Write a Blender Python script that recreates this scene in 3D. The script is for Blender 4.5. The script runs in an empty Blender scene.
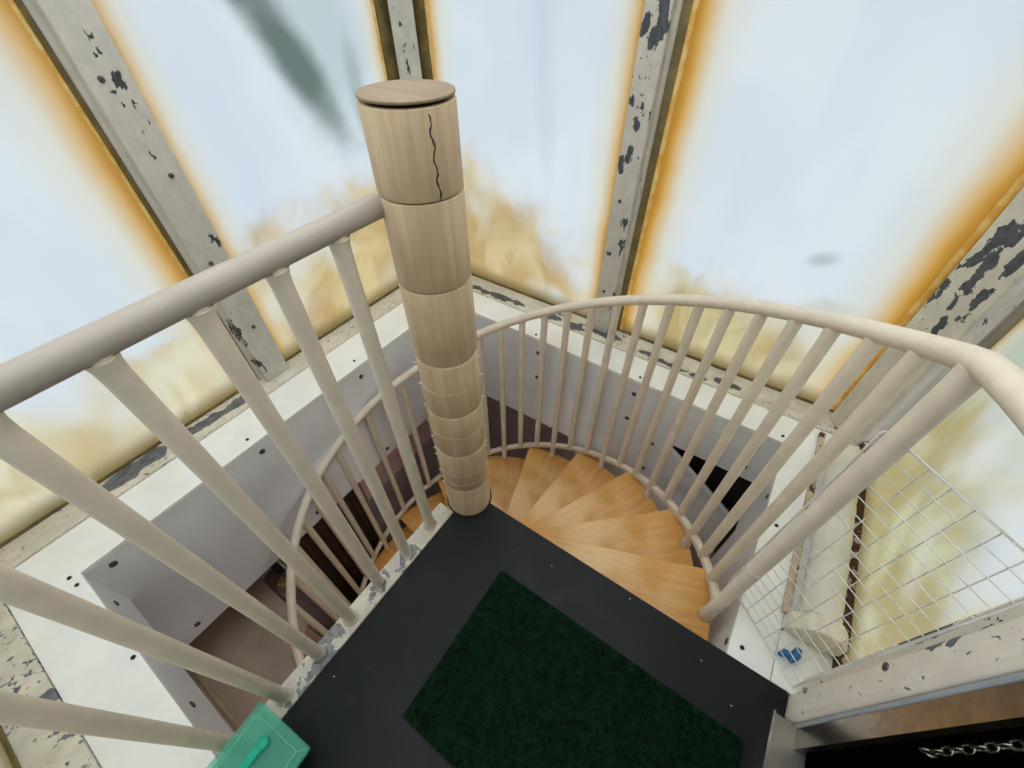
import bpy, bmesh, math, random
from mathutils import Vector, Matrix
random.seed(7)
SC = bpy.context.scene
COL = SC.collection
R = math.radians

# ------------------------------------------------------------------ camera
# x runs to the near right wall, y to the far right; z = 0 is the landing.
AZ, PITCH, ROLL = R(34.5), R(46.07), R(-.46)
CAMPOS = Vector((0, 0, 1.45))
def _w(v):
    return Vector((math.cos(AZ)*v[0]-math.sin(AZ)*v[1], math.sin(AZ)*v[0]+math.cos(AZ)*v[1], v[2]))
_r = Vector((1, 0, 0)); _u = Vector((0, math.sin(PITCH), math.cos(PITCH))); _f = Vector((0, math.cos(PITCH), -math.sin(PITCH)))
right = _w(_r*math.cos(ROLL)+_u*math.sin(ROLL)); up = _w(_u*math.cos(ROLL)-_r*math.sin(ROLL)); fwd = _w(_f)
cd = bpy.data.cameras.new('camera'); cam = bpy.data.objects.new('camera', cd); COL.objects.link(cam)
cd.sensor_width = 36; cd.lens = 420/1024*36; cd.clip_start = .02
M = Matrix((right, up, -fwd)).transposed().to_4x4(); M.translation = CAMPOS
cam.matrix_world = M
SC.camera = cam

# ------------------------------------------------------------------ world: bright overcast sky
world = bpy.data.worlds.new('sky'); SC.world = world; world.use_nodes = True
wn = world.node_tree.nodes; wl = world.node_tree.links; wn.clear()
wo = wn.new('ShaderNodeOutputWorld'); wb = wn.new('ShaderNodeBackground')
wt = wn.new('ShaderNodeTexCoord'); ws = wn.new('ShaderNodeSeparateXYZ'); wr = wn.new('ShaderNodeMapRange'); wm = wn.new('ShaderNodeMath')
wl.new(wt.outputs['Generated'], ws.inputs[0]); wl.new(ws.outputs['Z'], wr.inputs[0])
wr.inputs[1].default_value = .70; wr.inputs[2].default_value = .97; wr.inputs[3].default_value = .62; wr.inputs[4].default_value = 7.5
wb.inputs['Color'].default_value = (.93, .97, 1, 1)
wl.new(wr.outputs[0], wb.inputs['Strength']); wl.new(wb.outputs[0], wo.inputs[0])
vs = SC.view_settings
SC.display_settings.display_device = 'sRGB'
vs.view_transform = 'Standard'; vs.look = 'None'; vs.exposure = 0.0; vs.gamma = 1; vs.use_curve_mapping = False
SC.cycles.max_bounces = 10; SC.cycles.diffuse_bounces = 6; SC.cycles.transmission_bounces = 8; SC.cycles.transparent_max_bounces = 16
SC.cycles.sample_clamp_indirect = 6

# warm fill light added unseen under the landing to brighten the storey below
ld = bpy.data.lights.new('lower_fill', 'AREA'); ld.shape = 'DISK'; ld.size = .25; ld.energy = 6; ld.color = (1, .87, .74)
lo_ = bpy.data.objects.new('lower_fill', ld); COL.objects.link(lo_); lo_.location = (-.05, .05, -.30)

# ------------------------------------------------------------------ mesh helpers
class MB:
    def __init__(s): s.v = []; s.f = []; s.sm = []
    def add(s, vs, fs, smooth=False):
        b = len(s.v); s.v += [tuple(x) for x in vs]
        for f in fs: s.f.append(tuple(i+b for i in f)); s.sm.append(smooth)
        return s
    def box(s, lo, hi, mat=None):
        (a, b, c), (d, e, f) = lo, hi
        vs = [(a,b,c),(d,b,c),(d,e,c),(a,e,c),(a,b,f),(d,b,f),(d,e,f),(a,e,f)]
        if mat is not None: vs = [mat @ Vector(v) for v in vs]
        return s.add(vs, [(3,2,1,0),(4,5,6,7),(0,1,5,4),(1,2,6,5),(2,3,7,6),(3,0,4,7)])
    def prism(s, pts, z0, z1, mat=None):
        n = len(pts)
        vs = [Vector((p[0], p[1], z0)) for p in pts]+[Vector((p[0], p[1], z1)) for p in pts]
        if mat is not None: vs = [mat @ v for v in vs]
        return s.add(vs, [tuple(range(n-1, -1, -1)), tuple(range(n, 2*n))]+[(i, (i+1) % n, n+(i+1) % n, n+i) for i in range(n)])
    def tube(s, path, r, seg=14, prof=None, upv=None, rs=None, closed=False):
        P = [Vector(p) for p in path]; n = len(P)
        prof = prof or [(math.cos(2*math.pi*i/seg), math.sin(2*math.pi*i/seg)) for i in range(seg)]
        k = len(prof); vs = []; prev = None
        for i, p in enumerate(P):
            if closed: t = P[(i+1) % n]-P[i-1]
            else: t = (P[min(i+1, n-1)]-P[max(i-1, 0)])
            t.normalize()
            if upv is not None: a = Vector(upv)-t*t.dot(Vector(upv))
            elif prev is None:
                h = Vector((0, 0, 1)) if abs(t.z) < .9 else Vector((1, 0, 0)); a = h-t*t.dot(h)
            else: a = prev-t*t.dot(prev)
            a.normalize(); prev = a; b = t.cross(a)
            rr = r if rs is None else rs[i]
            for (x, y) in prof: vs.append(p+(b*x+a*y)*rr)
        fs = []
        for i in range(n if closed else n-1):
            for j in range(k):
                i2 = (i+1) % n
                fs.append((i*k+j, i*k+(j+1) % k, i2*k+(j+1) % k, i2*k+j))
        s.add(vs, fs, k > 6)
        if not closed:
            s.add(vs[:k], [tuple(range(k-1, -1, -1))]); s.add(vs[-k:], [tuple(range(k))])
        return s
    def cyl(s, a, b, r, seg=14, r2=None):
        return s.tube([a, b], r, seg, rs=[r, r if r2 is None else r2])
    def lathe(s, prof, seg=32, c=(0, 0)):
        n = len(prof); vs = []
        for (r, z) in prof:
            for j in range(seg):
                a = 2*math.pi*j/seg; vs.append((c[0]+r*math.cos(a), c[1]+r*math.sin(a), z))
        fs = [(i*seg+j, i*seg+(j+1) % seg, (i+1)*seg+(j+1) % seg, (i+1)*seg+j) for i in range(n-1) for j in range(seg)]
        return s.add(vs, fs, True)
    def blob(s, c, rx, ry, rz, n=10, jit=0):
        vs = []; fs = []
        for i in range(n+1):
            th = math.pi*i/n
            for j in range(2*n):
                ph = math.pi*j/n; q = 1+random.uniform(-jit, jit)
                vs.append((c[0]+rx*q*math.sin(th)*math.cos(ph), c[1]+ry*q*math.sin(th)*math.sin(ph), c[2]+rz*q*math.cos(th)))
        m = 2*n
        for i in range(n):
            for j in range(m): fs.append((i*m+j, (i+1)*m+j, (i+1)*m+(j+1) % m, i*m+(j+1) % m))
        return s.add(vs, fs, jit < .03)
    def build(s, name, mat, parent=None, bevel=0, origin=None, segs=2):
        me = bpy.data.meshes.new(name)
        o3 = Vector(origin) if origin is not None else None
        me.from_pydata([tuple(Vector(v)-o3) for v in s.v] if o3 is not None else s.v, [], s.f)
        me.polygons.foreach_set('use_smooth', s.sm)
        me.materials.append(mat); me.update()
        o = bpy.data.objects.new(name, me); COL.objects.link(o)
        if o3 is not None: o.location = o3
        if parent is not None:
            o.parent = parent
            o.matrix_parent_inverse = Matrix.Identity(4)
            q = parent; off = Vector((0, 0, 0))
            while q is not None: off += q.location; q = q.parent
            o.location = o.location-off
        if bevel:
            m = o.modifiers.new('bevel', 'BEVEL'); m.width = bevel; m.segments = segs; m.limit_method = 'ANGLE'; m.angle_limit = R(40)
        return o

def tag(o, label, cat, group=None, kind=None):
    o['label'] = label; o['category'] = cat
    if group: o['group'] = group
    if kind: o['kind'] = kind
    return o
def thing(name, label, cat, loc=(0, 0, 0), group=None, kind=None):
    o = bpy.data.objects.new(name, None); COL.objects.link(o); o.location = loc; o.empty_display_size = .05
    return tag(o, label, cat, group, kind)
def struct(o, label, cat): return tag(o, label, cat, None, 'structure')

# ------------------------------------------------------------------ node helpers
class NT:
    def __init__(s, name):
        s.m = bpy.data.materials.new(name); s.m.use_nodes = True
        s.t = s.m.node_tree; s.t.nodes.clear(); s.tc = s.n('ShaderNodeTexCoord')
        s.out = s.n('ShaderNodeOutputMaterial')
    def n(s, kind): return s.t.nodes.new(kind)
    def l(s, a, b): s.t.links.new(a, b)
    def put(s, v, sock):
        if isinstance(v, bpy.types.NodeSocket): s.l(v, sock)
        elif isinstance(v, (tuple, list)) and len(v) == 3 and sock.type == 'RGBA': sock.default_value = (*v, 1)
        else: sock.default_value = v
    def math(s, op, a, b=0.0, clamp=False):
        n = s.n('ShaderNodeMath'); n.operation = op; n.use_clamp = clamp
        s.put(a, n.inputs[0]); s.put(b, n.inputs[1]); return n.outputs[0]
    def mr(s, v, a, b, c=0.0, d=1.0, smooth=True):
        n = s.n('ShaderNodeMapRange'); n.interpolation_type = 'SMOOTHSTEP' if smooth else 'LINEAR'
        for i, q in enumerate((v, a, b, c, d)): s.put(q, n.inputs[i])
        return n.outputs[0]
    def mix(s, f, a, b):
        n = s.n('ShaderNodeMix'); n.data_type = 'RGBA'
        s.put(f, n.inputs[0]); s.put(a, n.inputs[6]); s.put(b, n.inputs[7]); return n.outputs[2]
    def map(s, scale=(1, 1, 1), loc=(0, 0, 0), rot=(0, 0, 0), src=None):
        n = s.n('ShaderNodeMapping'); s.l(src or s.tc.outputs['Object'], n.inputs[0])
        n.inputs[1].default_value = loc; n.inputs[2].default_value = rot; n.inputs[3].default_value = scale; return n.outputs[0]
    def noise(s, vec, scale, detail=3, rough=.5, dist=0, col=False):
        n = s.n('ShaderNodeTexNoise'); s.l(vec, n.inputs['Vector'])
        n.inputs['Scale'].default_value = scale; n.inputs['Detail'].default_value = detail
        n.inputs['Roughness'].default_value = rough; n.inputs['Distortion'].default_value = dist
        return n.outputs[1 if col else 0]
    def xyz(s, v=None):
        n = s.n('ShaderNodeSeparateXYZ'); s.l(v or s.tc.outputs['Object'], n.inputs[0]); return n.outputs
    def bump(s, h, strength=.3, dist=.01):
        n = s.n('ShaderNodeBump'); n.inputs['Strength'].default_value = strength; n.inputs['Distance'].default_value = dist
        s.put(h, n.inputs['Height']); return n.outputs[0]
    def bsdf(s, color, rough=.5, metal=0, spec=.5, normal=None, **kw):
        b = s.n('ShaderNodeBsdfPrincipled')
        s.put(color, b.inputs['Base Color']); s.put(rough, b.inputs['Roughness']); s.put(metal, b.inputs['Metallic'])
        s.put(spec, b.inputs['Specular IOR Level'])
        if normal is not None: s.l(normal, b.inputs['Normal'])
        for k, v in kw.items(): s.put(v, b.inputs[k.replace('_', ' ')])
        s.l(b.outputs[0], s.out.inputs[0]); return s.m

def plain(name, c, rough=.5, metal=0, spec=.5, vary=.12, sc=9, bump=.0, bs=60):
    t = NT(name); v = t.map()
    n = t.noise(v, sc, 4, .6)
    c2 = tuple(x*(1-vary) for x in c); c3 = tuple(min(1, x*(1+vary*.6)) for x in c)
    col = t.mix(t.mr(n, .35, .65), c2, c3)
    nm = t.bump(t.noise(v, bs, 3), bump, .004) if bump else None
    return t.bsdf(col, rough, metal, spec, nm)

def peel(name, base, chip, big=.60, small=.66, sc=11, ssc=60, stretch=(1, 1, 1), seed=0, dirt=.2, rough=.55, rust=None, spots=()):
    """old paint with flaked patches that show the layer beneath"""
    t = NT(name); v = t.map(stretch, (seed, seed*.7, seed*.3))
    a = t.noise(v, sc, 6, .62, .6); reg = t.noise(v, sc*.28, 2, .5)
    m1 = t.mr(t.math('ADD', a, t.math('MULTIPLY', t.math('SUBTRACT', reg, .5), .55)), big, big+.012)
    if spots:
        sm = None; wv = t.n('ShaderNodeVectorMath'); wv.operation = 'MULTIPLY_ADD'
        t.l(t.noise(v, sc*3.2, 4, .6, 0, True), wv.inputs[0]); wv.inputs[1].default_value = (.07,)*3
        t.l(t.tc.outputs['Object'], wv.inputs[2])
        for (sx, sy, sz, rx, ry, rz) in spots:
            q = t.n('ShaderNodeVectorMath'); q.operation = 'LENGTH'
            t.l(t.map((1/rx, 1/ry, 1/rz), (-(sx+.035)/rx, -(sy+.035)/ry, -(sz+.035)/rz), src=wv.outputs[0]), q.inputs[0])
            d = t.mr(q.outputs[1], .92, 1.0, 1, 0)
            sm = d if sm is None else t.math('MAXIMUM', sm, d)
        m1 = t.math('MAXIMUM', m1, sm)
    b = t.noise(v, ssc, 3, .55, .3); reg2 = t.noise(v, sc*.5, 2, .5)
    m2 = t.mr(t.math('ADD', b, t.math('MULTIPLY', t.math('SUBTRACT', reg2, .5), .35)), small, small+.015)
    m = t.math('MAXIMUM', m1, m2)
    edge = t.math('MAXIMUM', t.mr(t.math('ADD', a, t.math('MULTIPLY', t.math('SUBTRACT', reg, .5), .55)), big-.025, big), m2)
    d = t.noise(v, sc*1.7, 5, .6)
    bc = t.mix(t.mr(d, .3, .75), tuple(x*(1-dirt) for x in base), base)
    bc = t.mix(t.math('MULTIPLY', edge, .35), bc, (.75, .72, .66))
    cc = t.mix(t.mr(t.noise(v, sc*5, 3), .4, .6), chip, tuple(x*1.5 for x in chip))
    if rust: cc = t.mix(t.mr(t.noise(v, sc*2.2, 3), .45, .6), cc, rust)
    col = t.mix(m, bc, cc)
    h = t.math('SUBTRACT', t.math('MULTIPLY', t.noise(v, sc*3, 4), .25), m)
    return t.bsdf(col, rough, 0, .4, t.bump(h, .5, .003))

# ------------------------------------------------------------------ materials
CREAM = (.50, .455, .385)
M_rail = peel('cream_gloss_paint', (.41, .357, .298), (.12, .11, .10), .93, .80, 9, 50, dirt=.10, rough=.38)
M_rail2 = peel('cream_gloss_paint_light', (.72, .628, .50), (.2, .17, .13), .93, .82, 9, 50, seed=4, dirt=.12, rough=.42)
M_bar = peel('cream_paint_worn_steel', (.64, .575, .47), (.15, .155, .155), .62, .69, 9, 45, (1, 1, 1), 2.3, .3, .4)
M_mul = peel('flaking_mullion_cream', (.56, .53, .46), (.035, .034, .034), .765, .725, 14, 75, (1, 1, .55), 1.1, .18,
    spots=[(-1.755, .575, 1.195, .1, .010, .022), (-1.755, .572, 1.26, .1, .006, .012), (-1.755, .59, 1.13, .1, .006, .010), (-1.755, .555, 1.165, .1, .006, .008), (-1.755, .60, .69, .1, .010, .03), (-1.755, .57, 1.30, .1, .006, .01), (-1.755, .56, 1.0, .1, .007, .01), (-1.755, .505, .3, .1, .008, .08), (-1.755, .51, .12, .1, .008, .06), (-1.76, 1.718, 1.22, .008, .008, .012), (-1.755, 1.723, 1.14, .010, .010, .02), (-1.757, 1.721, 1.07, .010, .010, .03), (-1.73, 1.748, 1.13, .006, .006, .012), (-1.75, 1.728, 1.0, .012, .012, .02)])
M_mul2 = peel('flaking_mullion_grey', (.54, .50, .43), (.045, .05, .055), .72, .70, 12, 75, (1, 1, .5), 5.2, .18,
    spots=[(-.60, 1.745, 1.30, .022, .2, .075), (-.615, 1.745, 1.235, .022, .2, .03), (-.655, 1.745, 1.27, .017, .2, .035), (-.614, 1.745, 1.04, .012, .2, .02), (-.627, 1.745, .99, .014, .2, .02), (-.632, 1.745, .88, .017, .2, .03), (-.661, 1.745, .84, .018, .2, .035), (-.655, 1.745, 1.065, .01, .2, .02), (-.597, 1.745, .605, .010, .2, .035), (-.59, 1.745, .50, .008, .2, .05), (-.585, 1.745, .2, .008, .2, .06), (-.64, 1.745, .45, .008, .2, .012)])
M_mul3 = peel('flaking_mullion_heavy', (.62, .57, .46), (.05, .055, .06), .68, .69, 10, 65, (1, 1, .6), 8.4, .2,
    spots=[(.535, 1.715, .87, .02, .02, .07), (.535, 1.715, .80, .022, .022, .05), (.54, 1.71, .74, .018, .018, .05), (.54, 1.71, .66, .016, .016, .04), (.575, 1.675, .70, .018, .018, .05), (.55, 1.70, .58, .016, .016, .035), (.571, 1.68, .644, .013, .013, .03), (.575, 1.675, .82, .02, .02, .05), (.574, 1.676, .36, .01, .01, .05), (.565, 1.685, .23, .012, .012, .04), (.55, 1.70, 1.0, .03, .03, .07)])
M_mul4 = peel('flaking_post_cream', (.80, .73, .63), (.085, .095, .11), .74, .695, 8, 75, (1, 1, .8), 9.9, .12,
    spots=[(.55, .645, .46, .1, .018, .05), (.555, .648, .54, .1, .014, .04), (.54, .607, .60, .1, .012, .05), (.54, .61, .67, .1, .011, .016), (.54, .60, .545, .1, .012, .03), (.54, .588, .60, .1, .013, .022)])
M_sillA = peel('flaking_sill_speckled', (.74, .685, .565), (.11, .115, .125), .68, .645, 8, 85, (1, .6, 1), 3.3, .25,
    spots=[(-1.79, -.12, 0, .04, .10, .1), (-1.79, -.02, 0, .045, .06, .1), (-1.785, .19, 0, .03, .09, .1), (-1.775, .36, 0, .03, .12, .1), (-1.18, -.585, 0, .03, .03, .1)])
M_sillB = peel('flaking_sill_patched', (.74, .69, .58), (.075, .08, .085), .66, .665, 9, 70, (.6, 1, 1), 6.1, .25,
    spots=[(-1.40, 1.705, 0, .09, .022, .1), (-1.26, 1.71, 0, .09, .025, .1), (-1.13, 1.715, 0, .05, .02, .1), (-.9, 1.715, 0, .07, .025, .1), (-.76, 1.715, 0, .05, .022, .1), (-.33, 1.715, 0, .05, .02, .1), (-.2, 1.70, 0, .08, .02, .1), (-.06, 1.693, 0, .05, .018, .1), (.06, 1.72, 0, .07, .02, .1)])
M_rustdark = peel('dark_rusted_edge', (.55, .45, .34), (.06, .025, .015), .40, .60, 26, 90, (1, 1, 1), 3, .3, .8, (.09, .04, .025))
M_rust = peel('rusting_cream_edge', (.62, .50, .34), (.14, .06, .03), .60, .64, 24, 80, (1, 1, 1), 7, .3, .8, (.05, .02, .015))
M_ledge = plain('white_board', (.85, .85, .81), .45, vary=.05, sc=5)
M_panel = plain('grey_laminate', (.735, .745, .765), .33, vary=.08, sc=3)
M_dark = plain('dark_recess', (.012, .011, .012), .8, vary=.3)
M_screw = plain('dull_screw', (.10, .09, .085), .45, .7)
M_hole = plain('screw_hole', (.02, .02, .02), .9)
M_black = plain('doorway_black', (.004, .004, .004), .9, spec=0)  # one matte near-black for the door, its reveal and sill
M_steel = plain('brushed_steel', (.42, .38, .33), .28, 1, vary=.15, sc=30)
M_greyedge = plain('blue_grey_sealant', (.33, .36, .40), .45)
M_alu = plain('dull_aluminium', (.30, .275, .24), .45, .7, vary=.1)
M_mauve = plain('mauve_painted_wall', (.42, .345, .37), .75, vary=.08, sc=4)
M_pink = plain('pink_painted_sill', (.78, .54, .56), .6)
M_brownboard = plain('brown_board', (.40, .30, .225), .6, vary=.12, sc=5)
M_tan = plain('tan_batten', (.42, .32, .22), .6)
M_slat = plain('dark_stained_slat', (.075, .045, .03), .5)
M_gasket = plain('olive_brown_gasket', (.16, .115, .04), .35, vary=.3, sc=14)
M_wire = plain('white_coated_wire', (.72, .70, .66), .35)
M_bead = None
M_heater = plain('cream_heater_enamel', (.66, .63, .54), .3, vary=.08)
M_bracket = plain('cream_heater_plastic', (.72, .66, .52), .5, vary=.12, sc=20)
M_blue = plain('blue_plastic', (.01, .12, .33), .3)
M_chain = plain('galvanised_chain', (.62, .60, .55), .3, 1)
M_whitecard = plain('white_card', (.9, .85, .9), .5)
M_bag = plain('crumpled_brown_paper', (.33, .20, .09), .7, vary=.4, sc=30, bump=.6, bs=40)
M_box = plain('dark_box', (.04, .035, .05), .5)

def wood(name, c1, c2, c3, axis='x', sc=1.0, rough=.45, patch=.5, grain=1.0):
    t = NT(name)
    st = {'x': (2, 28, 28), 'y': (28, 2, 28), 'z': (26, 26, 1.3)}[axis]
    v = t.map(tuple(q*sc for q in st))
    g = t.noise(v, 1.6, 5, .6, .4); f = t.noise(v, 7, 3, .6)
    p = t.noise(t.map((1, 1, 1)), 7, 3, .55, .5)
    col = t.mix(t.math('MULTIPLY', t.mr(g, .3, .7), grain), c1, c2)
    col = t.mix(t.math('MULTIPLY', t.mr(p, .42, .66), patch), col, c3)
    col = t.mix(t.math('MULTIPLY', t.mr(f, .52, .72), .16), col, tuple(q*.35 for q in c1))
    return t.bsdf(col, rough, 0, .4, t.bump(f, .08, .002))
M_sleeve = wood('pale_maple_veneer', (.49, .36, .215), (.62, .475, .305), (.40, .29, .175), 'z', 1, .55, .4)
M_cap = wood('maple_cap_end', (.235, .165, .10), (.30, .22, .14), (.21, .145, .09), 'x', 1.2, .6, .4)
M_ring = plain('dark_joint', (.03, .018, .014), .7)
M_string = plain('pale_wire', (.66, .58, .44), .5)

def tread_mat():
    t = NT('worn_honey_plywood'); v = t.map((2.2, 30, 30)); o = t.map()
    g = t.noise(v, 1.4, 5, .6, .5); f = t.noise(v, 6, 3, .6); p = t.noise(o, 3.2, 2, .5, .3); q = t.noise(o, 70, 2)
    col = t.mix(t.mr(g, .3, .7), (.56, .265, .062), (.66, .345, .095))
    x = t.xyz()                                         # worn pale in the middle of the walking line
    rad = t.math('SQRT', t.math('ADD', t.math('MULTIPLY', x[0], x[0]), t.math('MULTIPLY', x[1], x[1])))
    wear = t.math('MULTIPLY', t.mr(rad, .25, .5), t.mr(rad, .9, .66))
    wear = t.math('MULTIPLY', wear, t.mr(p, .35, .62))
    col = t.mix(t.math('MULTIPLY', wear, .9), col, (.78, .52, .26))
    col = t.mix(t.math('MULTIPLY', t.mr(f, .5, .7), .2), col, (.22, .09, .03))
    col = t.mix(t.mr(q, .80, .83), col, (.2, .08, .03))
    return t.bsdf(col, .36, 0, .45, t.bump(f, .06, .002))
M_tread = tread_mat()
M_treadedge = plain('tread_edge_paint', (.50, .36, .20), .5, vary=.3, sc=25)

def floor_mat():
    t = NT('black_floor_paint'); o = t.map()
    a = t.noise(o, 5, 4, .6, .8); b = t.noise(o, 130, 2); c = t.noise(o, 24, 4, .6)
    col = t.mix(t.mr(a, .35, .7), (.0040, .0056, .0062), (.0076, .0100, .0110))
    col = t.mix(t.math('MULTIPLY', t.mr(c, .62, .75), .35), col, (.04, .043, .045))
    return t.bsdf(col, t.mr(a, .3, .7, .42, .6), 0, .24, t.bump(c, .05, .002))
M_floor = floor_mat()
def turf_mat():
    t = NT('dark_green_turf'); n = t.noise(t.map(), 60, 3); b = t.noise(t.map(), 5, 3)
    col = t.mix(t.mr(n, .3, .7), (.0012, .010, .003), (.003, .026, .007))
    col = t.mix(t.math('MULTIPLY', t.mr(b, .55, .75), .35), col, (.008, .028, .010))
    return t.bsdf(col, .8, 0, .12)
M_turf = turf_mat()
def teal_mat(name, c, tc, alpha):
    t = NT(name)
    tr = t.n('ShaderNodeBsdfTransparent'); tr.inputs[0].default_value = (*tc, 1)
    tl = t.n('ShaderNodeBsdfTranslucent'); tl.inputs[0].default_value = (*c, 1)
    p = t.n('ShaderNodeBsdfPrincipled'); p.inputs['Base Color'].default_value = (*c, 1); p.inputs['Roughness'].default_value = .22
    m1 = t.n('ShaderNodeMixShader'); m1.inputs[0].default_value = .3; t.l(p.outputs[0], m1.inputs[1]); t.l(tl.outputs[0], m1.inputs[2])
    m2 = t.n('ShaderNodeMixShader'); m2.inputs[0].default_value = alpha; t.l(tr.outputs[0], m2.inputs[1]); t.l(m1.outputs[0], m2.inputs[2])
    t.l(m2.outputs[0], t.out.inputs[0]); return t.m
M_teal = teal_mat('translucent_teal_plastic', (.22, .66, .53), (.74, .97, .90), .36)
M_tealsolid = teal_mat('bright_teal_plastic', (.03, .60, .42), (.5, .9, .8), .94)
M_tealdeep = plain('deep_teal_plastic', (.06, .20, .165), .35)
M_tealridge = teal_mat('pale_teal_ridge', (.30, .75, .60), (.8, 1, .95), .8)

def pane_mat(name, w, h, el, er, hb, seed, blobs=(), ol=1.0, orr=1.0, tanc=(.60, .40, .15), top=(.78, .86, .93), bright=.93, tilt=0):
    """aged fibreglass glazing: resin yellowed along its edges, mottled brown towards the foot; daylight comes through it"""
    t = NT(name); o = t.map((1, 1, 1), (seed, 0, seed*.37)); X = t.xyz(); x, z = X[0], X[2]
    n1 = t.math('SUBTRACT', t.noise(o, 2.2, 3), .5); n2 = t.math('SUBTRACT', t.noise(o, 9, 4, .6), .5)
    cl = t.noise(o, 1.8, 2, .5)
    base = t.mix(t.mr(cl, .38, .66), top, tuple(a*b for a, b in zip((.86, .92, .95), (bright/.93,)*3)))
    base = t.mix(t.math('MULTIPLY', t.mr(t.noise(t.map((1.5, 1, .5), (seed+3, 0, 0)), 2.5, 3), .5, .72), .45), base, (.70, .77, .90))
    wob = t.math('MULTIPLY', n1, .06)
    def edge(col, d, W, strength):
        d = t.math('ADD', d, t.math('ADD', wob, t.math('MULTIPLY', n2, .012)))
        pale = t.mr(d, W*.4, W*3.2, 1, 0)
        c = t.mix(t.math('MULTIPLY', pale, .75), col, (.86, .80, .58))
        org = t.mr(d, W*.1, W*1.5, 1, 0)
        c = t.mix(t.math('MULTIPLY', org, strength), c, (.76, .43, .085))
        brn = t.mr(d, -W*.1, W*.55, 1, 0)
        return t.mix(t.math('MULTIPLY', brn, strength*.8), c, (.50, .215, .02))
    # mottled tan foot with swirls like dried weeds
    sw = t.noise(t.map((1, 1, .75), (seed*2, 0, 1)), 3.6, 2.5, .5, .9)
    sw2 = t.noise(t.map((1, 1, .6), (seed*2+5, 0, 2)), 7, 2, .45, 1.0)
    zz = t.math('ADD', z, t.math('MULTIPLY', n1, .5))
    zz = t.math('ADD', zz, t.math('MULTIPLY', t.math('SUBTRACT', sw2, .5), .42))
    if tilt: zz = t.math('ADD', zz, t.math('MULTIPLY', x, tilt))
    foot = t.mr(zz, hb*.72, hb*1.22, 1, 0)
    low = t.mr(zz, hb*.1, hb*.75, 1, 0)
    tan = t.mix(t.mr(sw, .36, .62), tuple(min(1, a*b) for a, b in zip(tanc, (1.28, 1.50, 2.1))), tanc)
    tan = t.mix(t.math('MULTIPLY', t.mr(sw2, .55, .66), .4), tan, tuple(a*b for a, b in zip(tanc, (.84, .82, .75))))
    tan = t.mix(t.math('MULTIPLY', t.mr(cl, .47, .62), t.math('SUBTRACT', 1.0, t.math('MULTIPLY', low, .55))), tan, (.84, .84, .74))
    col = t.mix(t.math('MULTIPLY', foot, .94), base, tan)
    for (bx, bz, rx, rz, rot, c, k) in blobs:
        dx = t.math('SUBTRACT', x, bx); dz = t.math('SUBTRACT', z, bz); cr, sr = math.cos(rot), math.sin(rot)
        u = t.math('DIVIDE', t.math('ADD', t.math('MULTIPLY', dx, cr), t.math('MULTIPLY', dz, sr)), rx)
        v = t.math('DIVIDE', t.math('SUBTRACT', t.math('MULTIPLY', dz, cr), t.math('MULTIPLY', dx, sr)), rz)
        d = t.math('SQRT', t.math('ADD', t.math('MULTIPLY', u, u), t.math('MULTIPLY', v, v)))
        d = t.math('ADD', d, t.math('MULTIPLY', n1, .8)); d = t.math('ADD', d, t.math('MULTIPLY', n2, .35))
        col = t.mix(t.math('MULTIPLY', t.mr(d, .25, 1.1, 1, 0), k), col, c)
    if el: col = edge(col, x, el, ol)
    if er: col = edge(col, t.math('SUBTRACT', w, x), er, orr)
    bt = t.mr(t.math('ADD', z, t.math('MULTIPLY', n2, .02)), -.005, .10, 1, 0)
    col = t.mix(t.math('MULTIPLY', bt, .9), col, (.20, .14, .045))
    tl = t.n('ShaderNodeBsdfTranslucent'); t.l(col, tl.inputs[0])
    gl = t.n('ShaderNodeBsdfGlossy'); gl.inputs['Roughness'].default_value = .35
    mx = t.n('ShaderNodeMixShader'); mx.inputs[0].default_value = .03
    t.l(tl.outputs[0], mx.inputs[1]); t.l(gl.outputs[0], mx.inputs[2]); t.l(mx.outputs[0], t.out.inputs[0])
    return t.m
def bead_mat():
    t = NT('amber_resin_bead'); n = t.noise(t.map(), 20, 3)
    c = t.mix(t.mr(n, .35, .65), (.86, .56, .13), (.98, .80, .38))
    tl = t.n('ShaderNodeBsdfTranslucent'); t.l(c, tl.inputs[0])
    p = t.n('ShaderNodeBsdfPrincipled'); t.l(c, p.inputs['Base Color']); p.inputs['Roughness'].default_value = .18
    mx = t.n('ShaderNodeMixShader'); mx.inputs[0].default_value = .5
    t.l(tl.outputs[0], mx.inputs[1]); t.l(p.outputs[0], mx.inputs[2]); t.l(mx.outputs[0], t.out.inputs[0]); return t.m
M_bead = bead_mat()

# ------------------------------------------------------------------ plan of the square lantern room
CX, CY = -.59, .567
LA, LB, LC, LD = -1.512, 1.515, .362, -.393          # inner edges of the white ledge
SA, SB, SC_, SD = -1.712, 1.672, .478, -.565         # ledge / sill joints
GA, GB, GC, GD = -1.835, 1.812, .645, -.685          # glazing planes
ZT = 1.95                                            # head of the windows
ZL = -.55

def screw_at(parent, p, axis, r=.011, mat=None, name='screw'):
    a = Vector(axis).normalized(); p = Vector(p)
    mb = MB(); mb.tube([p-a*.002, p+a*.003, p+a*.0045], r, 12, rs=[r, r, r*.6])
    return mb.build(name, mat or M_screw, parent)

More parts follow.
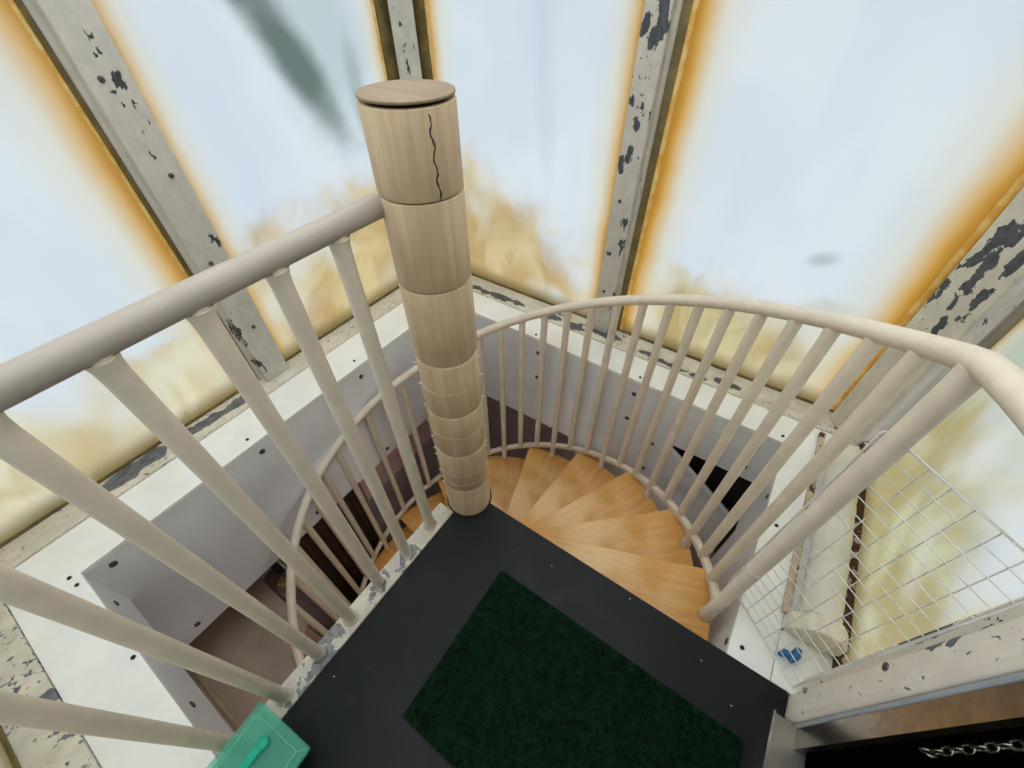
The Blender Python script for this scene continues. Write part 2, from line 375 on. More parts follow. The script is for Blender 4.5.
# ---- lower walls, floor, ceiling
def wall(name, lo, hi, label, mat=M_mauve):
    return struct(MB().box(lo, hi).build(name, mat), label, 'wall')
ZF = -2.93
wall('wall_left', (-1.93, -.79, ZF), (-1.81, 1.93, -.03), 'mauve lower wall of the stairwell on the left')
wall('wall_back', (-1.81, 1.80, ZF), (.75, 1.93, -.03), 'mauve lower wall of the stairwell at the back right')
wall('wall_right', (.63, -.79, ZF), (.75, 1.80, -.03), 'mauve lower wall of the stairwell under the doorway')
wall('wall_front', (-1.81, -.79, ZF), (.63, -.67, -.03), 'mauve lower wall of the stairwell behind the viewer')
lf = struct(MB().box((-1.93, -.79, ZF-.08), (.75, 1.93, ZF)).build('floor', plain('brown_lower_floor', (.16, .10, .07), .6)), 'brown floor at the bottom of the stairwell', 'floor')
cm = MB()
cm.box((-1.93, -.79, ZT), (.75, -.45, ZT+.08)); cm.box((-1.93, 1.58, ZT), (.75, 1.93, ZT+.08))
cm.box((-1.93, -.45, ZT), (-1.6, 1.58, ZT+.08)); cm.box((.42, -.45, ZT), (.75, 1.58, ZT+.08))
struct(cm.build('ceiling', plain('cream_ceiling', (.7, .68, .6), .6)), 'cream ceiling border around the added roof light', 'ceiling')
def sky_mat():
    t = NT('added_roof_sheet'); n = t.noise(t.map(), 2, 3)
    tl = t.n('ShaderNodeBsdfTranslucent'); t.l(t.mix(t.mr(n, .3, .7), (.90, .90, .86), (.95, .96, .96)), tl.inputs[0])
    t.l(tl.outputs[0], t.out.inputs[0]); return t.m
struct(MB().add([(-1.62, -.47, ZT+.06), (.44, -.47, ZT+.06), (.44, 1.6, ZT+.06), (-1.62, 1.6, ZT+.06)], [(0, 1, 2, 3)]).build('window_7', sky_mat()), 'unseen square translucent sheet added overhead for more daylight', 'window')  # out of view, added so more sky light reaches the room

# ---- fascia panels under the ledge (upright grey boards)
fa = struct(MB().box((LA-.02, LD-.14, -.77), (LA, LB+.02, -.019)).build('wall_left_fascia', M_panel), 'tall grey laminate panel under the left white ledge', 'panel')
fa.name = 'trim_1'
for (y, z) in ((-.327, -.07), (.261, -.075), (.825, -.08), (-.368, -.696), (.30, -.70), (.82, -.711)):
    screw_at(fa, (LA, y, z), (1, 0, 0), .013)
fb = MB()
fb.box((LA, LB, -.333), (LC, LB+.02, -.019))
fbo = struct(fb.build('trim_2', M_panel), 'upper grey laminate board under the back right white ledge', 'panel')
for (x, z) in ((-.865, -.108), (-.863, -.296), (-.301, -.102), (-.30, -.29), (.28, -.10), (.285, -.25)):
    screw_at(fbo, (x, LB, z), (0, -1, 0), .012)
Y = LB+.004
fl = MB()
pts = [(LA, -.70), (-.62, -.69), (-.45, -1.05), (.352, -1.05), (.352, -.655), (-.035, -.368), (-.035, -.336), (LA, -.336)]
fl.add([(x, LB+.002, z) for x, z in pts]+[(x, LB+.02, z) for x, z in pts],
       [tuple(range(8)), tuple(range(15, 7, -1))]+[(i, 8+i, 8+(i+1) % 8, (i+1) % 8) for i in range(8)])
flo = struct(fl.build('trim_3', M_panel), 'lower grey board with a slanting cut end beside the black opening', 'panel')
for (x, z) in ((-.135, -.397), (-.132, -.629), (-.60, -.64)): screw_at(flo, (x, LB+.002, z), (0, -1, 0), .011)
MB().tube([(-.04, LB-.004, -.362), (.353, LB-.004, -.653)], .0065, prof=[(-1, -1), (1, -1), (1, 1), (-1, 1)]).build('edging_strip', M_whitecard, flo)
MB().box((-.4, LB+.10, -1.2), (.62, LB+.11, -.25)).build('void_shade', M_dark, flo)  # near-black sheet added to paint in the darkness of the opening
fc = MB(); fc.box((LC, LD-.14, -.42), (LC+.02, LB+.02, -.019)); fc.box((LC, LD-.14, -.80), (LC+.02, 1.285, -.42))
fco = struct(fc.build('trim_4', M_panel), 'grey laminate panel under the right white ledge', 'panel')
for (y, z) in ((.645, -.054), (1.25, -.06)): screw_at(fco, (LC, y, z), (-1, 0, 0), .012)
MB().box((LC+.06, .7, -1.1), (LC+.07, 1.6, -.3)).build('void_shade', M_dark, fco)  # dark sheet standing in for the shade behind the right panel
fd = struct(MB().box((LA, LD-.02, -.262), (LC, LD, -.019)).build('trim_5', M_panel), 'short grey laminate board under the front left white ledge', 'panel')
for x in (-1.40, -.9): screw_at(fd, (x, LD, -.115), (0, 1, 0), .012)

# ---- white ledge boards (mitred) and flaking sills
def quad_ledge(name, p, label, mat=M_ledge, z0=-.024, z1=-.006, cat='ledge'):
    return struct(MB().prism(p, z0, z1).build(name, mat, bevel=.0015), label, cat)
e = .004
L1 = quad_ledge('trim_6', [(SA, SD), (LA+e, LD), (LA+e, LB-e), (SA, SB)], 'white ledge board along the left wall')
L2 = quad_ledge('trim_7', [(SA, SB), (LA+e, LB-e), (LC-e, LB-e), (SC_, SB)], 'white ledge board along the back right wall')
L3 = quad_ledge('trim_8', [(SC_, SB), (LC-e, LB-e), (LC-e, .30), (SC_, .30)], 'white ledge board along the right wall beside the mesh panel')
L4 = quad_ledge('trim_9', [(SA, SD), (SC_, SD), (LC-e, LD+e), (LA+e, LD+e)], 'wide white ledge board at the bottom left')
for L, pts in ((L1, ((-1.554, .843), (-1.55, .25))), (L2, ((-.894, 1.535), (-.30, 1.54), (.342, 1.545))), (L3, ((.392, .633), (.40, 1.1))), (L4, ((-1.518, -.417), (-1.471, -.412), (-1.095, -.404)))):
    for (x, y) in pts: screw_at(L, (x, y, -.006), (0, 0, 1), .0065, M_hole)
def sill(name, lo, hi, mat, label, gasket, parent_mat=M_gasket):
    o = struct(MB().box(lo, hi).build(name, mat, bevel=.004), label, 'sill')
    MB().box(*gasket).build('gasket', M_gasket, o)
    return o
s1 = sill('trim_10', (GA-.05, GD, -.03), (SA-.002, GB, .002), M_sillA, 'flaking cream window sill along the left wall', ((GA-.004, GD, .002), (GA+.008, GB, .012)))
s2 = sill('trim_11', (SA-.002, SB+.002, -.03), (GC, GB+.05, .002), M_sillB, 'flaking cream window sill along the back right wall', ((GA, GB-.008, .002), (GC, GB+.004, .012)))
s3 = sill('trim_12', (SA-.002, GD-.05, -.03), (GC, SD-.002, .002), M_sillA, 'speckled cream window sill at the bottom left', ((GA, GD-.004, .002), (GC, GD+.008, .012)))
s4 = MB().box((SC_+.002, .592, -.03), (GC+.05, SB, -.004)).build('trim_13', M_ledge, bevel=.003); struct(s4, 'rusting cream window sill under the tubular heater', 'sill')
MB().box((SC_-.012, .80, -.004), (SC_+.010, SB-.03, .014)).build('edge_strip', M_rust, s4, bevel=.003)
MB().box((GC-.026, .66, -.004), (GC-.002, SB+.05, .026)).build('edge_strip', M_rustdark, s4)

# ---- mullions
def mull(name, cx, cy, ang, w, d, mat, label, z0=-.02, z1=ZT, bev=.006):
    m = Matrix.Translation((cx, cy, 0)) @ Matrix.Rotation(ang, 4, 'Z')
    mb = MB()
    # stepped profile: flat front face with a rebated shoulder on each side
    pr = [(-w/2-.014, 0), (-w/2-.014, -d*.45), (-w/2, -d*.55), (-w/2, -d), (w/2, -d), (w/2, -d*.55), (w/2+.014, -d*.45), (w/2+.014, 0)]
    mb.prism(pr, z0, z1, m)
    o = struct(mb.build(name, mat, bevel=bev), label, 'mullion')
    return o
H = math.pi/2
mA = mull('trim_14', GA-.02, .562, H, .118, .085, M_mul, 'cream mullion with small paint chips in the middle of the left wall')
mB = mull('trim_15', -.625, GB+.02, 0, .095, .085, M_mul2, 'grey mullion with dark flaked patches in the middle of the back right wall')
mAB = mull('trim_16', GA-.02, GB+.02, math.pi/4, .105, .148, M_mul, 'chipped cream corner post behind the wooden column')
mBC = mull('trim_17', GC-.010, GB-.017, -math.pi/4, .155, .135, M_mul3, 'heavily flaked cream corner post at the right')
mAD = mull('trim_18', GA-.02, GD-.02, math.pi/4*3, .13, .09, M_mul, 'cream corner post at the bottom left')
mD = mull('trim_19', -.59, GD-.02, math.pi, .105, .085, M_mul, 'cream mullion in the middle of the near left wall')
mCD = mull('trim_20', GC+.02, GD-.02, -math.pi/4*3, .13, .09, M_mul, 'cream corner post behind the doorway')
for z in (.30, .62, .93, 1.2): screw_at(mA, (GA+.067, .56+.02*math.sin(9*z), z), (1, 0, 0), .008)
for z in (.25, .7): screw_at(mB, (-.635, GB-.067, z), (0, -1, 0), .007)
# grey sealant line on the far right side of the corner post
MB().box((GC-.028, 1.578, .0), (GC+.03, 1.596, ZT)).build('edge_moulding', M_alu, mBC, bevel=.006)
# mid post on the right wall, with its screws and blue grey edge
pc = MB(); pc.box((.556, .592, -.02), (.70, .652, ZT)); pc.prism([(.5385, .5195), (.70, .5195), (.70, .604), (.552, .604), (.536, .596), (.531, .586), (.531, .532)], -.02, ZT)
pco = struct(pc.build('trim_21', M_mul4, bevel=.005, segs=3), 'cream post with screws and chipped grey patches beside the doorway', 'post')
MB().box((.542, .5065, -.02), (.5595, .519, ZT)).build('sealant_strip', M_greyedge, pco, bevel=.004)
screw_at(pco, (.531, .585, .085), (-1, 0, 0), .0075, M_alu); screw_at(pco, (.531, .578, .42), (-1, 0, 0), .009, M_screw)

# ---- glazing: each window is one structure with its pane, beads and gaskets
def window(n, p0, ang, w, mat, label, beads):
    """p0 = left foot of the pane seen from inside; ang turns local x along the wall"""
    h = ZT-.02
    me = MB()
    nx, nz = 2, 2
    me.add([(0, 0, 0), (w, 0, 0), (w, 0, h), (0, 0, h)], [(0, 1, 2, 3)])
    o = me.build('window_%d' % n, mat); o.location = (p0[0], p0[1], .012); o.rotation_euler = (0, 0, ang)
    struct(o, label, 'window')
    for side, gw, br, bo_ in beads:
        x = 0 if side < 0 else w
        b = MB().tube([(x+side*br*.9, -.004, .01), (x+side*br*.9, -.004, h)], br, 14); bo = b.build('bead', M_bead, None); bo.parent = o
        g = MB().box((min(x+side*br*1.75, x+side*gw), -.012, 0), (max(x+side*br*1.75, x+side*gw), .002, h)); go = g.build('gasket', M_gasket, None); go.parent = o
    return o
OUTSIDE_SHADE = (.12, .18, .155)  # blurred shade of something outside, painted into the pane colour
wA = .44+.0
# left wall, near pane: from the corner to the mullion
a0, a1 = GD+.06, .562-.059-.04
w1 = a1-a0
window(1, (GA, a0), H, w1, pane_mat('pane_left_near', w1, 2, 0, .075, .42, 1.3, (), 1, .9, (.70, .55, .27)), 'frosted pane left of the chipped cream mullion, amber along its right edge', ((1, .045, .006, 0),))
b0, b1 = .562+.062, 1.640
w2 = b1-b0
def ya(y): return y-b0
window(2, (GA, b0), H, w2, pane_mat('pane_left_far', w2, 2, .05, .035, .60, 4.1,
       ((ya(1.36), 1.15, .30, .42, R(-10), (.60, .71, .72), .9), (ya(1.20), 1.14, .42, .115, R(-63), OUTSIDE_SHADE, .92), (ya(1.08), 1.5, .2, .22, 0, OUTSIDE_SHADE, .8), (ya(1.47), .98, .06, .25, 0, (.42, .50, .48), .7)), .75, .5, (.63, .42, .14)),
       'frosted pane with a dark outside shade painted in as a streak between the left mullion and the corner', ((1, .085, .006, 0),))
# back right wall
c0, c1 = -1.675, -.625-.062
w3 = c1-c0
window(3, (c0, GB), 0, w3, pane_mat('pane_back_left', w3, 2, .045, .055, .74, 7.7, ((.60, 1.1, .07, .6, .1, (.66, .74, .86), .5),), .8, .85, (.62, .42, .15), tilt=.5),
       'frosted pane behind the wooden column with weed like brown stains at its foot', ((-1, .085, .005, 0),))
d0, d1 = -.625+.062+.048, .478
w4 = d1-d0
window(4, (d0, GB), 0, w4, pane_mat('pane_back_right', w4, 2, .07, .085, .40, 11.2, ((.157-d0, .63, .075, .045, .4, (.42, .50, .46), .6), (.30-d0, .44, .16, .07, .1, (.66, .70, .64), .6)), 1, 1, (.58, .425, .16)),
       'wide frosted pane at the back right with strong amber edges', ((-1, .05, .010, 0), (1, .045, .0135, 0)))
# right wall pane, seen through the mesh
e0, e1 = 1.58, .63
w5 = e0-e1
window(5, (GC, e0), -H, w5, pane_mat('pane_right', w5, 2, .035, 0, .60, 15.5, ((.1, .75, .22, .2, .3, (.55, .62, .50), .7), (.35, .35, .25, .05, -.5, (.50, .47, .30), .5)), .5, .2, (.52, .43, .19), (.60, .64, .50)),
       'yellowed pane on the right behind the wire mesh panel', ())
# near left wall
f1 = -.59-.06; f0 = GA+.11
window(6, (f1, GD), math.pi, f1-f0, pane_mat('pane_front', f1-f0, 2, .05, .05, .5, 19.1, (), .6, .6, (.62, .52, .28)), 'frosted pane of the near left wall', ())
f3 = GC-.1; f2 = -.59+.06
window(8, (f3, GD), math.pi, f3-f2, pane_mat('pane_front_right', f3-f2, 2, .05, .05, .5, 23.1, (), .6, .6), 'frosted pane of the near wall behind the viewer', ())
# head rails
for i, (lo, hi, lb) in enumerate((((GA-.06, GD, ZT-.05), (GA+.05, GB, ZT), 'left'), ((GA, GB-.05, ZT-.05), (GC, GB+.06, ZT), 'back right'), ((GC-.05, GD, ZT-.05), (GC+.06, GB, ZT), 'right'), ((GA, GD-.06, ZT-.05), (GC, GD+.05, ZT), 'near'))):
    struct(MB().box(lo, hi).build('trim_%d' % (22+i), M_mul), 'cream window head rail along the top of the %s wall' % lb, 'rail')

# ---- doorway on the right, past the post
dr = struct(MB().box((.70, -.62, -.02), (.73, .54, ZT)).build('door_1', M_black), 'black door in the dark doorway past the chipped post', 'door')
MB().box((.545, .457, .0), (.560, .5062, ZT)).build('jamb', M_steel, dr)
MB().tube([(.70, .50, .56), (.66, .50, .56), (.655, .50, .565), (.655, .50, .75), (.66, .50, .755), (.70, .50, .755)], .007, 12).build('handle', M_steel, dr)
MB().box((.5605, .499, -.02), (.70, .5185, ZT)).build('reveal', M_black, dr)
MB().box((.561, -.60, -.019), (.699, .504, -.002)).build('door_sill', M_black, dr)
th = MB().box((.492, -.55, .0), (.575, .512, .032)).build('trim_26', M_alu, bevel=.003); struct(th, 'dull metal threshold strip at the right edge of the landing', 'threshold')
MB().box((.487, -.55, .001), (.4925, .515, .036)).build('edge_strip', M_steel, th)

# ------------------------------------------------------------------ landing
lp = MB().box((-.60, LD+.005, -.05), (.522, .590, 0)).build('floor.001', M_floor)
struct(lp, 'square black painted landing at the top of the stairs', 'landing')
sp = MB()
for (x, y) in ((-.20, .52), (-.33, .49), (.30, .53), (-.56, -.10), (.06, .57), (.40, .47)):
    sp.blob((x, y, .0008), .0018, .0018, .0010, 4)
sp.build('paint_speck', M_whitecard, lp)

# ------------------------------------------------------------------ spiral staircase
RR, RISE, STEP, T0 = .919, .182, 21.33, 11.16
stair = thing('spiral_staircase', 'cream railed spiral staircase with honey wood treads and a wooden centre column', 'staircase', (CX, CY, ZF))
def polar(r, a): return (CX+r*math.cos(R(a)), CY+r*math.sin(R(a)))
# centre column: steel core with stacked maple sleeves
core = MB(); core.lathe([(.0, ZF), (.07, ZF), (.07, 1.275), (0, 1.275)], 32, (CX, CY))
colo = core.build('column', M_ring, stair)
cz = [(1.1462, 1.2845), (.9642, 1.1427), (.7575, .9607), (.5655, .7545), (.3815, .5640), (.1775, .380), (-.45, .176)]
zz = -.45
while zz-.45 > ZF: cz.append((zz-.45, zz-.002)); zz -= .45
for i, (z0, z1) in enumerate(cz):
    r = .079; m = MB()
    m.lathe([(r-.012, z0), (r-.0008, z0), (r, z0+.0015), (r, z1-.0015), (r-.0008, z1), (r-.012, z1)], 48)
    o = m.build('wood_sleeve', M_sleeve, colo); o.location = Vector((CX, CY, 0))-stair.location-colo.location; o.rotation_euler.z = i*1.7
cp = MB(); cp.lathe([(0, 1.2905), (.0780, 1.2905), (.0787, 1.291), (.0787, 1.2942), (.0783, 1.2947), (0, 1.2947)], 48, (CX, CY)); cp.build('cap', M_cap, colo)
# long ragged split down the top sleeve
cr = []
A0 = -30
for i in range(26):
    z = 1.277-i*.0052
    a = math.atan2(-CY, -CX)+R(21+1.6*math.sin(i*.9)+.06*i+random.uniform(-.8, .8)); cr.append((CX+.0788*math.cos(a), CY+.0788*math.sin(a), z))
MB().tube(cr, .0016, 6, rs=[.0013*random.uniform(.4, 1.7) for _ in cr]).build('split', M_ring, colo)
def ring(name, z, r, rad, mat, spikes=False):
    m = MB(); m.tube([(CX+r*math.cos(2*math.pi*i/48), CY+r*math.sin(2*math.pi*i/48), z) for i in range(48)], rad, 6, closed=True, upv=(0, 0, 1))
    if spikes:
        b = math.atan2(-CY, -CX)
        for s in (-1, 1):
            for k, dz in ((0, .0),):
                a = b+s*R(84)+random.uniform(-.1, .1); d = Vector((math.cos(a), math.sin(a), random.uniform(-.2, .5)))
                p = Vector((CX+(r-.001)*math.cos(a), CY+(r-.001)*math.sin(a), z+dz))
                m.tube([p, p+d*.007, p+d*.011+Vector((0, 0, .003))], .003, 6, rs=[.003, .0022, .0008])
    return m.build(name, mat, colo)
for z in (.750, .659, .559, .472, .374, .271, .215): ring('tie_wire', z, .0790, .0007, M_string, False)
for z in (.721, .641, .555, .498, .416, .349, .316, .234, .16): ring('tie_wire', z, .0783, .0005, M_string, True)
ring('base_collar', .004, .081, .004, M_ring)
# treads
ttop = [-RISE*k for k in range(1, 16)]
RT = .935
def tread_mesh():
    m = MB(); A = STEP+4.5; n = 10; pts = []
    pts.append((.06, -.028)); 
    for i in range(n+1):
        a = R(-A+A*i/n); pts.append((RT*math.cos(a), RT*math.sin(a)))
    pts.append((.062, .0))
    m.prism(pts, -.032, 0); return m
base = tread_mesh().build('tread', M_tread, stair, bevel=.004)
def child_copy(o, parent, loc, rz):
    c = o.copy(); COL.objects.link(c); c.parent = parent; c.location = loc; c.rotation_euler = (0, 0, rz); return c
fp = MB(); fp.lathe([(0.0, 0), (.027, 0), (.027, .004), (.021, .009), (.0, .009)], 20)
for k, z in enumerate(ttop):
    t = base if k == 0 else child_copy(base, stair, (0, 0, 0), 0)
    t.location = Vector((CX, CY, z))-stair.location; t.rotation_euler.z = R(21.44+STEP*k)
tread1 = base
# handrail heights by angle, (the left part climbs a little flatter than the right)
TAB = [(11.16, 1.032), (60, .607), (100, .258), (126, .033), (148, -.145), (165, -.26), (179, -.362), (190, -.43), (204, -.535), (214, -.625), (228, -.775), (240, -.895), (300, -1.41), (345, -1.80)]
def zr(a):
    if a <= 11.16: return 1.032+(11.16-a)*.0042
    for (a0, z0), (a1, z1) in zip(TAB, TAB[1:]):
        if a <= a1: return z0+(z1-z0)*(a-a0)/(a1-a0)
    return TAB[-1][1]
def zt(a): return -RISE*(1+(a-T0)/STEP)
def zb(a): return zt(a)+.092+.0003*max(0, a-60)
hp = []
for i in range(0, 121):
    a = -4+i*(345+4)/120; hp.append((*polar(RR, a), zr(a)))
lead = [(.60, .545, 1.105), (.50, .54, 1.105), (.42, .532, 1.105), (.365, .518, 1.103)]
MB().tube(lead+hp[1:], .0212, 18).build('handrail', M_rail2, stair)
bp = [(*polar(RR+.004, 12+i*(318)/110), zb(12+i*318/110)) for i in range(111)]
MB().tube(bp, .0135, 12, prof=[(-.8, -1.2), (.8, -1.2), (1, -.9), (1, .9), (.8, 1.2), (-.8, 1.2), (-1, .9), (-1, -.9)], upv=(0, 0, 1)).build('lower_rail', M_rail2, stair)
for j in range(0, 45):
    a = T0+j*STEP/3
    if a > 328: break
    x, y = polar(RR, a)
    foot = j % 3 == 0
    z0 = -RISE*(1+j//3)+.002 if foot else zb(a)-.004
    z1 = zr(a)-(.016 if j == 0 else .011)
    r = .0205 if j == 0 else .0172
    m = MB()
    if j == 0:
        m.tube([(x, y, z0), (x, y, z0+.10), (x, y, z0+.101), (x, y, z1)], r, 18, rs=[.0215, .0215, r, r])
        for zc in (z0+.16, z0+.42): m.tube([(x+(r+.0005)*math.cos(q*math.pi/10), y+(r+.0005)*math.sin(q*math.pi/10), zc) for q in range(20)], .0018, 6, closed=True, upv=(0, 0, 1))
    else: m.cyl((x, y, z0), (x, y, z1), r, 16)
    m.tube([(x, y, z1-.022), (x, y, z1+.004)], r, 14, rs=[r, r*1.06])
    b = m.build('baluster', M_rail2, stair)
    if foot:
        f = MB(); f.lathe([(0, z0), (r+.008, z0), (r+.007, z0+.003), (r+.003, z0+.007), (r, z0+.009)], 18, (x, y)); f.build('foot_plate', M_treadedge, b)

# ------------------------------------------------------------------ straight guard railing on the left of the landing
guard = thing('guard_railing', 'straight cream guard railing along the left edge of the landing', 'railing', (-.64, .08, 0))
XG = -.638
MB().box((-.668, LD+.005, -.045), (-.6005, .487, .004)).build('base_bar', M_bar, guard, bevel=.004)
gp = [(XG, .499-.05*i, 1.123-.0002*i) for i in range(24)]
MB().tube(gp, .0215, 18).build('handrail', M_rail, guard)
for i, y in enumerate((.398, .275, .152, .030, -.088, -.208, -.335, -.46, -.58)):
    if y < LD: 
        continue
    m = MB(); m.cyl((XG, y, .003), (XG, y, 1.118), .0172, 16)
    m.tube([(XG, y, 1.072), (XG, y, 1.090), (XG, y, 1.103)], .0172, 14, rs=[.0172, .0182, .0215])
    b = m.build('baluster', M_rail2, guard)
    MB().lathe([(.0172, .022), (.019, .012), (.0235, .006), (.0255, .0035), (0, .0035)][::-1], 18, (XG, y)).build('weld_collar', M_bar, b)

# ------------------------------------------------------------------ turf door mat
mat = thing('door_mat', 'dark green artificial turf mat on the black landing', 'mat', (.058, .178, 0))
mx0, mx1, my0, my1 = -.332, .448, -.056, .412
MB().prism([(mx0+.006, my0), (mx1-.006, my0), (mx1, my0+.006), (mx1, my1-.012), (mx1-.012, my1), (mx0+.012, my1), (mx0, my1-.012), (mx0, my0+.006)], .001, .007).build('backing', M_turf, mat)
gm = MB(); vs = []; fs = []
rnd = random.Random(3)
for i in range(36000):
    x = rnd.uniform(mx0+.002, mx1-.002); y = rnd.uniform(my0+.002, my1-.002)
    a = rnd.uniform(0, 6.283); w = rnd.uniform(.0008, .0016); h = rnd.uniform(.006, .012); lx = rnd.gauss(0, .003); ly = rnd.gauss(0, .003)
    dx, dy = math.cos(a)*w, math.sin(a)*w; b = len(vs)
    vs += [(x-dx, y-dy, .006), (x+dx, y+dy, .006), (x+lx, y+ly, .006+h)]; fs.append((b, b+1, b+2))
gm.add(vs, fs)
gp_ = gm.build('turf_pile', M_turf, mat); gp_['kind'] = 'stuff'

# ------------------------------------------------------------------ wire mesh guard panel between the newel and the post
P0 = Vector((.530, .612, 0)); PD = Vector((-.766, .643, 0)).normalized()
panel = thing('mesh_panel', 'white wire mesh guard panel between the stair rail and the chipped post', 'panel', (.42, .70, .0))
S0, S1, Z0, Z1 = -.002, .292, .004, .815
def mp(s, z, o=0): p = P0+PD*s+Vector((.643, .766, 0))*o; return (p.x, p.y, z)
fr = MB(); rr = .012
MB().tube([mp(S0, Z0), mp(S0, Z1), mp(S1-rr, Z1), mp(S1-rr*.3, Z1-rr*.3), mp(S1, Z1-rr), mp(S1, Z0), mp(S0, Z0)], .0032, 8).build('frame', M_wire, panel)
for i in range(1, 8):
    s = i*.0405-.0
    MB().cyl(mp(s, Z0, .003), mp(s, Z1, .003), .0013, 8).build('wire', M_wire, panel)
for i in range(1, 21):
    z = Z1-i*.0402
    if z > Z0+.01: MB().cyl(mp(S0, z, -.001), mp(S1, z, -.001), .0013, 8).build('wire', M_wire, panel)

# ------------------------------------------------------------------ tubular heater lying on the right sill
ht = thing('tubular_heater', 'cream tubular heater with an end bracket lying on the rusting right sill', 'heater', (.545, 1.1, .006))
tb = []; ys = []
n = 60
for i in range(n+1):
    y = .80+(1.50-.80)*i/n; tb.append((.548, y, .058)); ys.append(.053+.0012*math.sin(i*1.2))
MB().tube(tb, .05, 22, rs=ys).build('tube', M_heater, ht)
eb = MB()
pr = [(-.076, 0), (.045, 0), (.062, .03), (.058, .075), (.035, .105), (-.005, .112), (-.045, .085), (-.076, .03)]
mtx = Matrix.Translation((.555, .80, .006)) @ Matrix.Rotation(H, 4, 'X')
eb.prism(pr, -.002, .055, mtx)
eb.build('end_bracket', M_bracket, ht, bevel=.006)
eb2 = MB(); eb2.prism([(-.05, 0), (.05, 0), (.056, .05), (.04, .09), (0, .105), (-.04, .09), (-.056, .05)], 0, .03, Matrix.Translation((.555, 1.53, .006)) @ Matrix.Rotation(H, 4, 'X'))
eb2.build('end_bracket', M_bracket, ht, bevel=.006)
screw_at(ht, (.480, .748, .012), (0, -1, 0), .006)

# blue plastic clip behind the mesh foot
bc = MB(); bc.tube([(.483, .668, .014), (.494, .683, .013), (.508, .682, .014), (.520, .672, .016)], .009, 10, rs=[.006, .010, .013, .014])
bc.tube([(.512, .668, .015), (.517, .690, .028), (.521, .706, .030)], .011, 10, rs=[.012, .013, .009])
bc.tube([(.483, .668, .014), (.478, .674, .022)], .006, 8, rs=[.007, .004])
tag(bc.build('pipe_clip', M_blue), 'small blue plastic clip on the white ledge behind the mesh foot', 'clip')

# ------------------------------------------------------------------ chain hanging in the doorway
ch = thing('door_chain', 'short metal chain hanging beside the steel door jamb', 'chain', (.612, .474, .83))
XC, YC = .612, .474
def link_mesh(z, rot):
    m = MB(); pts = []
    for i in range(24):
        a = 2*math.pi*i/24; u = .0062*math.cos(a); v = .0085*math.sin(a)+(.0055 if math.sin(a) > 0 else -.0055)
        pts.append((XC+u*math.cos(rot), YC+u*math.sin(rot), z+v))
    m.tube(pts, .0022, 8, closed=True); return m
zc = .425
k = 0
while zc < .83:
    link_mesh(zc, .2 if k % 2 == 0 else .2+H).build('link', M_chain, ch); zc += .0245; k += 1
rg = MB(); rg.tube([(XC+.011*math.cos(2*math.pi*i/24), YC, .404+.011*math.sin(2*math.pi*i/24)) for i in range(24)], .003, 8, closed=True); rg.build('end_ring', M_chain, ch)
MB().box((.60, .466, .83), (.699, .482, .85)).build('wall_staple', M_steel, ch)

# ------------------------------------------------------------------ translucent teal box on the landing corner
tb = thing('plastic_box', 'translucent teal plastic box with a bright teal latch at the foot of the guard railing', 'box', (-.53, -.31, 0))
m = Matrix.Translation((-.616, -.226, .034)) @ Matrix.Rotation(R(4), 4, 'Z')      # local corner: x to the right, y negative towards the viewer
W_, D_ = .178, .24
def frustum(x0, x1, y0, y1, z0, X0, X1, Y0, Y1, z1):
    vs = [m @ Vector(v) for v in ((x0, y0, z0), (x1, y0, z0), (x1, y1, z0), (x0, y1, z0), (X0, Y0, z1), (X1, Y0, z1), (X1, Y1, z1), (X0, Y1, z1))]
    return vs
bd = MB()
vo = frustum(.045, W_-.045, -D_+.045, -.030, -.033, .006, W_-.006, -D_+.006, -.006, .10)
vi = frustum(.049, W_-.049, -D_+.049, -.034, -.030, .010, W_-.010, -D_+.010, -.010, .10)
bd.add(vo, [(3, 2, 1, 0), (0, 1, 5, 4), (1, 2, 6, 5), (2, 3, 7, 6), (3, 0, 4, 7)]); bd.add(vi, [(0, 1, 2, 3), (4, 5, 1, 0), (5, 6, 2, 1), (6, 7, 3, 2), (7, 4, 0, 3)])
bd.add(vo[4:]+vi[4:], [(0, 1, 5, 4), (1, 2, 6, 5), (2, 3, 7, 6), (3, 0, 4, 7)])
bd.build('body', M_teal, tb)
ld_ = MB(); ld_.box((0, -D_, .1015), (W_, 0, .116), m)
ld_.build('lid', M_teal, tb, bevel=.004)
rim = MB(); I = .020
rim.tube([m @ Vector(p) for p in ((I, -I, .1165), (W_-I, -I, .1165), (W_-I, -D_+I, .1165), (I, -D_+I, .1165))], .0013, 8, closed=True)
rim.tube([m @ Vector(p) for p in ((W_-I, -I, .1165), (W_-.004, -.004, .107))], .0010, 6)
rim.build('ridge', M_tealridge, tb)
ip = MB(); ip.box((.070, -D_+.03, .060), (W_-.03, -.03, .088), m); ip.build('inner_tray', M_tealdeep, tb)
lt = MB(); c0 = m @ Vector((.078, -.050, 0)); dirn = (m.to_3x3() @ Vector((.0, -1, 0)))
lt.lathe([(0, .1502), (.015, .1502), (.015, .156), (.011, .161), (0, .162)], 8, (c0.x, c0.y))
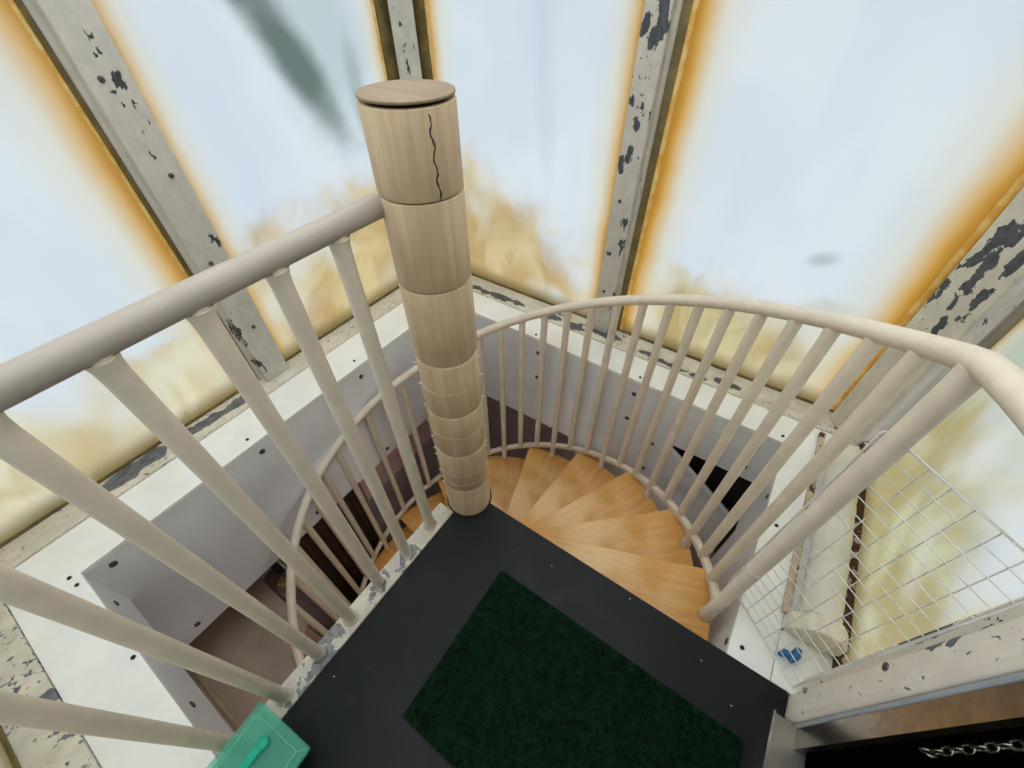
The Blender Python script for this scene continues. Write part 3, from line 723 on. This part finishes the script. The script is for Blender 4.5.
p = Vector((c0.x, c0.y, .155)); lt.tube([p+dirn*.008, p+dirn*.13], .0085, prof=[(-1, -.55), (1, -.55), (1, .55), (-1, .55)])
lt.build('latch', M_tealsolid, tb)

# ------------------------------------------------------------------ things on the storey below
cb = thing('low_cabinet', 'brown board topped cabinet curved round the stairs below the left ledge', 'cabinet', (-1.4, -.40, ZF))
def curved(r):
    p = [(-1.805, -.665), (-.62, -.665)]
    for i in range(15):
        a = R(268-i*(268-223.5)/14); p.append((CX+r*math.cos(a), CY+r*math.sin(a)))
    return p+[(-1.805, -.10)]
MB().prism(curved(.985), ZF, -1.10).build('body', M_brownboard, cb)
MB().prism(curved(.968), -1.10, -1.07).build('worktop', M_brownboard, cb)
MB().box((-1.70, -.56, -1.0699), (-.90, -.545, -1.058)).build('batten', M_tan, cb)
ps = thing('louvred_door', 'dark brown slatted cupboard door below the left ledge', 'door', (-1.80, .34, ZF))
MB().box((-1.809, .075, ZF), (-1.795, .66, -.80)).build('panel', M_slat, ps)
for i in range(13): MB().box((-1.795, .085+i*.044, ZF+.02), (-1.778, .108+i*.044, -.82)).build('slat', M_slat, ps)
psl = MB().box((-1.8095, .68, -1.44), (-1.79, 1.79, -.30)).build('wall_board', M_pink, bevel=.004); tag(psl, 'pink board on the mauve wall below the left ledge', 'board')
sh = MB().box((-1.8095, -.095, -1.27), (-1.60, .065, -1.25)).build('side_shelf', M_brownboard); tag(sh, 'small brown shelf beside the slatted cupboard door', 'shelf')
bg = MB().blob((-1.665, -.048, -1.206), .05, .040, .042, 9, .12).build('paper_bundle', M_bag); tag(bg, 'crumpled brown paper bundle below the left grey panel', 'bundle')
wc = MB().box((-1.735, .012, -1.2495), (-1.70, .022, -1.09)).build('white_card', M_whitecard); tag(wc, 'small white card standing behind the brown paper bundle', 'card')
db = MB().box((-1.80, -.03, -1.2495), (-1.74, .008, -1.06)).build('dark_box', M_box, bevel=.002); tag(db, 'small dark box standing against the wall beside the white card', 'box')
SC.render.film_transparent = False
